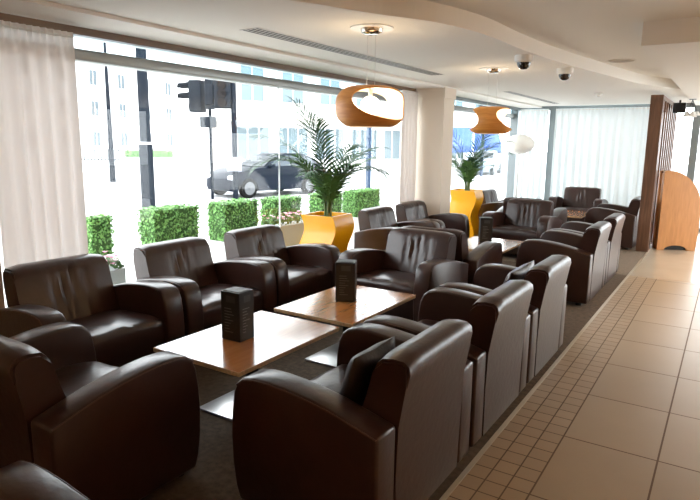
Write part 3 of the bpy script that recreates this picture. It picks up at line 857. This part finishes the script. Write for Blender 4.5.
b = new(); tube(b, (0, 0, 0), (0, 0, 5.3), .09, 14); obj('pole', b, 'post_blue', t)
signal_head(None, t, .0, 3.9, .62, 1.5, .4, 'y')

# cars
def make_car(label, loc, rz, paint):
    t = thing('car', label, 'car', loc, rz)
    # x forward, profile in (x, z)
    body = [(-2.25, .34), (-2.28, .62), (-2.22, .92), (-1.95, 1.02), (.85, 1.0), (1.45, .92), (1.80, .80), (1.98, .64), (2.0, .38), (1.95, .24)]
    def arch(cx): return [(cx+.40*cos(a), .22+.0+.42*sin(a)) for a in [rad(x) for x in range(8, 173, 15)]]
    low = [(1.79, .22)]+arch(1.36)[1:-1]+[(.94, .22), (-.98, .22)]+arch(-1.36)[1:-1]+[(-1.78, .22)]
    prof = body+low
    bm = new(); prism(bm, prof, 'y', -.88, .88)
    for v in bm.verts:
        if v.co.z > .85: v.co.y *= .94
        if abs(v.co.x) > 1.9: v.co.y *= .90
        if v.co.x > 1.7: v.co.y *= .84
    bevel_all(bm, .035, 2, 40); obj('body', bm, paint, t)
    cab = [(-2.1, .98), (-1.6, 1.36), (-1.1, 1.46), (-.45, 1.47), (-.05, 1.39), (.68, .98)]
    bm = new(); v0, v1 = prism(bm, cab, 'y', -.80, .80)
    for v in bm.verts: v.co.y *= 1-.26*max(0, v.co.z-.98)/.5
    bevel_all(bm, .04, 2, 30); obj('cabin', bm, paint, t)
    for s in (-1, 1):
        for pts in ([(.46, 1.03), (-.06, 1.33), (-.54, 1.40), (-.54, 1.03)], [(-.61, 1.03), (-.61, 1.40), (-1.1, 1.40), (-1.55, 1.30), (-1.8, 1.03)]):
            bm = new(); v0, v1 = prism(bm, pts, 'y', .80, .815)
            for v in bm.verts:
                v.co.y = s*(v.co.y*(1-.26*max(0, v.co.z-.98)/.5)+.004)
            obj('side_window', bm, 'car_glass', t, smooth=False)
    bm = new(); v = [bm.verts.new(p) for p in ((.64, -.72, 1.03), (.64, .72, 1.03), (.03, .62, 1.37), (.03, -.62, 1.37))]; bm.faces.new(v)
    bmesh.ops.solidify(bm, geom=bm.faces[:], thickness=-.03); obj('windscreen', bm, 'car_glass', t, smooth=False)
    for cx in (1.36, -1.36):
        for s in (-1, 1):
            bm = new(); cyl(bm, (cx, s*.80, .33), .33, .2, 28, axis='y'); bevel_all(bm, .03, 2, 40); w = obj('wheel', bm, 'tyre', t)
            bm = new(); cyl(bm, (cx, s*.895, .33), .215, .03, 24, axis='y'); cyl(bm, (cx, s*.91, .33), .05, .03, 12, axis='y'); r = obj('alloy_rim', bm, 'alloy', w)
    for s in (-1, 1):
        bm = new(); sphere(bm, (1.90, s*.62, .68), .14, 14, 8, (.8, 1.1, .6)); obj('headlight', bm, 'lamp_lens', t)
        bm = new(); box(bm, -2.27, -2.2, s*.6-.14, s*.6+.14, .72, .86); obj('tail_light', bm, 'tail_red', t, smooth=False)
        bm = new(); box(bm, .3, .47, s*.9-.08, s*.9+.08, 1.0, 1.12); bevel_all(bm, .03, 2); obj('wing_mirror', bm, paint, t)
    return t
make_car('dark saloon car in the street behind the palm', (-13.95, 16.0, SZ), rad(-100), 'car_paint')
make_car('pale blue car in the street beyond the second palm', (-13.4, 36.5, SZ), rad(-80), 'car_paint_pale')

# railings with shrubs on the far pavement
t = thing('railing', 'dark pavement railings far across the street on the left', 'railing', (-46.6, 31.9, SZ), rad(33))
b = new(); box(b, -1.8, 1.8, -.03, .03, .95, 1.03); box(b, -1.8, 1.8, -.03, .03, .12, .2); obj('rail', b, 'fence_dark', t, smooth=False)
for k in range(13):
    b = new(); box(b, -1.8+.3*k-.04, -1.8+.3*k+.04, -.03, .03, 0, 1.1); obj('baluster', b, 'fence_dark', t, smooth=False)
rr = random.Random(5)
t = thing('shrub', 'low green shrubbery right of the railings across the street', 'shrub', (-55.5, 44.0, SZ), rad(33))
b = new(); leaves_box(b, -2.6, 2.6, -.4, .4, 0, .75, 1500, .10, rr); obj('foliage', b, 'box_leaf', t, smooth=False, recalc=False)
b = new(); box(b, -2.5, 2.5, -.3, .3, 0, .66); obj('inner_growth', b, 'box_core', t, smooth=False)

# buildings: each window a part, its pane a sub-part
def win(t, u0, u1, z0, z1, y=-.0, glass='far_glass', bars=1):
    bm = new(); f = .07
    box(bm, u0, u0+f, y-.10, y+.02, z0, z1); box(bm, u1-f, u1, y-.10, y+.02, z0, z1); box(bm, u0+f, u1-f, y-.10, y+.02, z0, z0+f); box(bm, u0+f, u1-f, y-.10, y+.02, z1-f, z1)
    for k in range(1, bars+1):
        x = u0+(u1-u0)*k/(bars+1); box(bm, x-.03, x+.03, y-.08, y+.02, z0+f, z1-f)
    w = obj('window', bm, 'window_frame_white', t, smooth=False)
    bm = new(); box(bm, u0+f, u1-f, y-.05, y-.03, z0+f, z1-f); obj('pane', bm, glass, w, smooth=False)
def building(label, p0, p1, h, depth, m):
    p0, p1 = Vector(p0), Vector(p1); d = p1-p0; L = d.length
    t = thing('building', label, 'building', (p0.x, p0.y, SZ), math.atan2(d.y, d.x))
    bm = new(); box(bm, 0, L, 0, depth, 0, h); obj('wall', bm, m, t, smooth=False)
    return t, L
tA, L = building('long white building far across the street on the left', (-64, 24), (-84, 95), 20, 10, 'facade_white')
for z in (1.0, 4.9, 8.8):
    for k in range(13): win(tA, 2+5.5*k, 3.5+5.5*k, z, z+2.0, 0, 'far_glass', 1)
b = new(); box(b, 0, L, -.15, 0, 4.2, 4.5); obj('string_course', b, 'facade_cream', tA, smooth=False)
tB, L = building('pale building with shopfront glazing behind the car', (-25.6, 25.4), (-16.0, 46), 12, 9, 'facade_white')
b = new(); box(b, -.5, .35, -.5, .1, 0, 3.0); obj('corner_pier', b, 'pier_tan', tB, smooth=False)
b = new(); box(b, -.5, L, -.8, 0, 3.0, 3.35); obj('canopy', b, 'facade_cream', tB, smooth=False)
for k in range(8):
    win(tB, 1.0+2.7*k, 3.2+2.7*k, .7, 2.8, 0, 'far_glass_pale', 2)
    win(tB, 1.3+2.7*k, 2.9+2.7*k, 4.2, 6.4, 0, 'far_glass_pale', 1)
    win(tB, 1.3+2.7*k, 2.9+2.7*k, 7.6, 9.6, 0, 'far_glass_pale', 1)
t = thing('shop_awning', 'blue shop awning in the street seen behind the second palm', 'awning', (-15.9, 39.0, SZ), rad(35))
b = new(); prism(b, [(-1.2, 1.7), (0, 2.9), (0, 3.0), (-1.25, 1.75), (-1.25, 1.3), (-1.2, 1.3)], 'x', -2.4, 2.4); obj('canopy_cloth', b, 'awning_blue', t, smooth=False)
for s in (-2.3, 2.3):
    b = new(); tube(b, (s, -1.15, 0), (s, -1.15, 1.75), .04, 8); tube(b, (s, -.05, 0), (s, -.05, 2.9), .04, 8); obj('support_post', b, 'frame_grey', t)

# ------------------------------------------------------------------ light
w = bpy.data.worlds.new('world'); scene.world = w; w.use_nodes = True
bg = w.node_tree.nodes['Background']; bg.inputs[0].default_value = (.93, .97, 1.0, 1); bg.inputs[1].default_value = 7.2
def spot(x, y, z, e, col=(1, .74, .48), size=rad(120), r=.05):  # unseen warm fill lamps added over the aisle, no fixtures behind them
    l = bpy.data.lights.new('aisle_fill_spot', 'SPOT'); l.energy = e; l.color = col; l.spot_size = size; l.spot_blend = .7; l.shadow_soft_size = r
    o = bpy.data.objects.new('aisle_fill_spot', l); COL.objects.link(o); o.location = (x, y, z)
def bulb(p, e, col=(1, .74, .45), r=.11):
    l = bpy.data.lights.new('lamp_bulb', 'POINT'); l.energy = e; l.color = col; l.shadow_soft_size = r
    o = bpy.data.objects.new('lamp_bulb', l); COL.objects.link(o); o.location = p
for x, y in ((.6, 6.2), (.6, 8.4), (2.2, 6.2), (2.2, 8.4)):
    spot(x, y, (ZB if y > 4.97 else ZH)-.02, 90)
def uplight(x, y, z, e, col=(1, .66, .36)):  # added warm fill aimed up to brighten the ceiling, source out of view
    l = bpy.data.lights.new('ceiling_fill_spot', 'SPOT'); l.energy = e; l.color = col; l.spot_size = rad(150); l.spot_blend = 1; l.shadow_soft_size = .06
    o = bpy.data.objects.new('ceiling_fill_spot', l); COL.objects.link(o); o.location = (x, y, z); o.rotation_euler = (PI, 0, 0)
for x, y in ((RX-.15, .5), (RX-.15, 2.8), (RX-.15, 4.6), (.8, BY+.15), (-1.6, BY+.15)): uplight(x, y, 1.75, 105)
for p in (P1, P2): bulb((p[0], p[1], p[2]+.085+.015), 24, r=.02)

vs = scene.view_settings
vs.view_transform = 'Standard'; vs.look = 'None'; vs.exposure = 0.0; vs.gamma = 1; vs.use_curve_mapping = False
scene.cycles.max_bounces = 10; scene.cycles.transparent_max_bounces = 24; scene.cycles.diffuse_bounces = 5
scene.cycles.sample_clamp_indirect = 8
scene.cycles.caustics_reflective = False
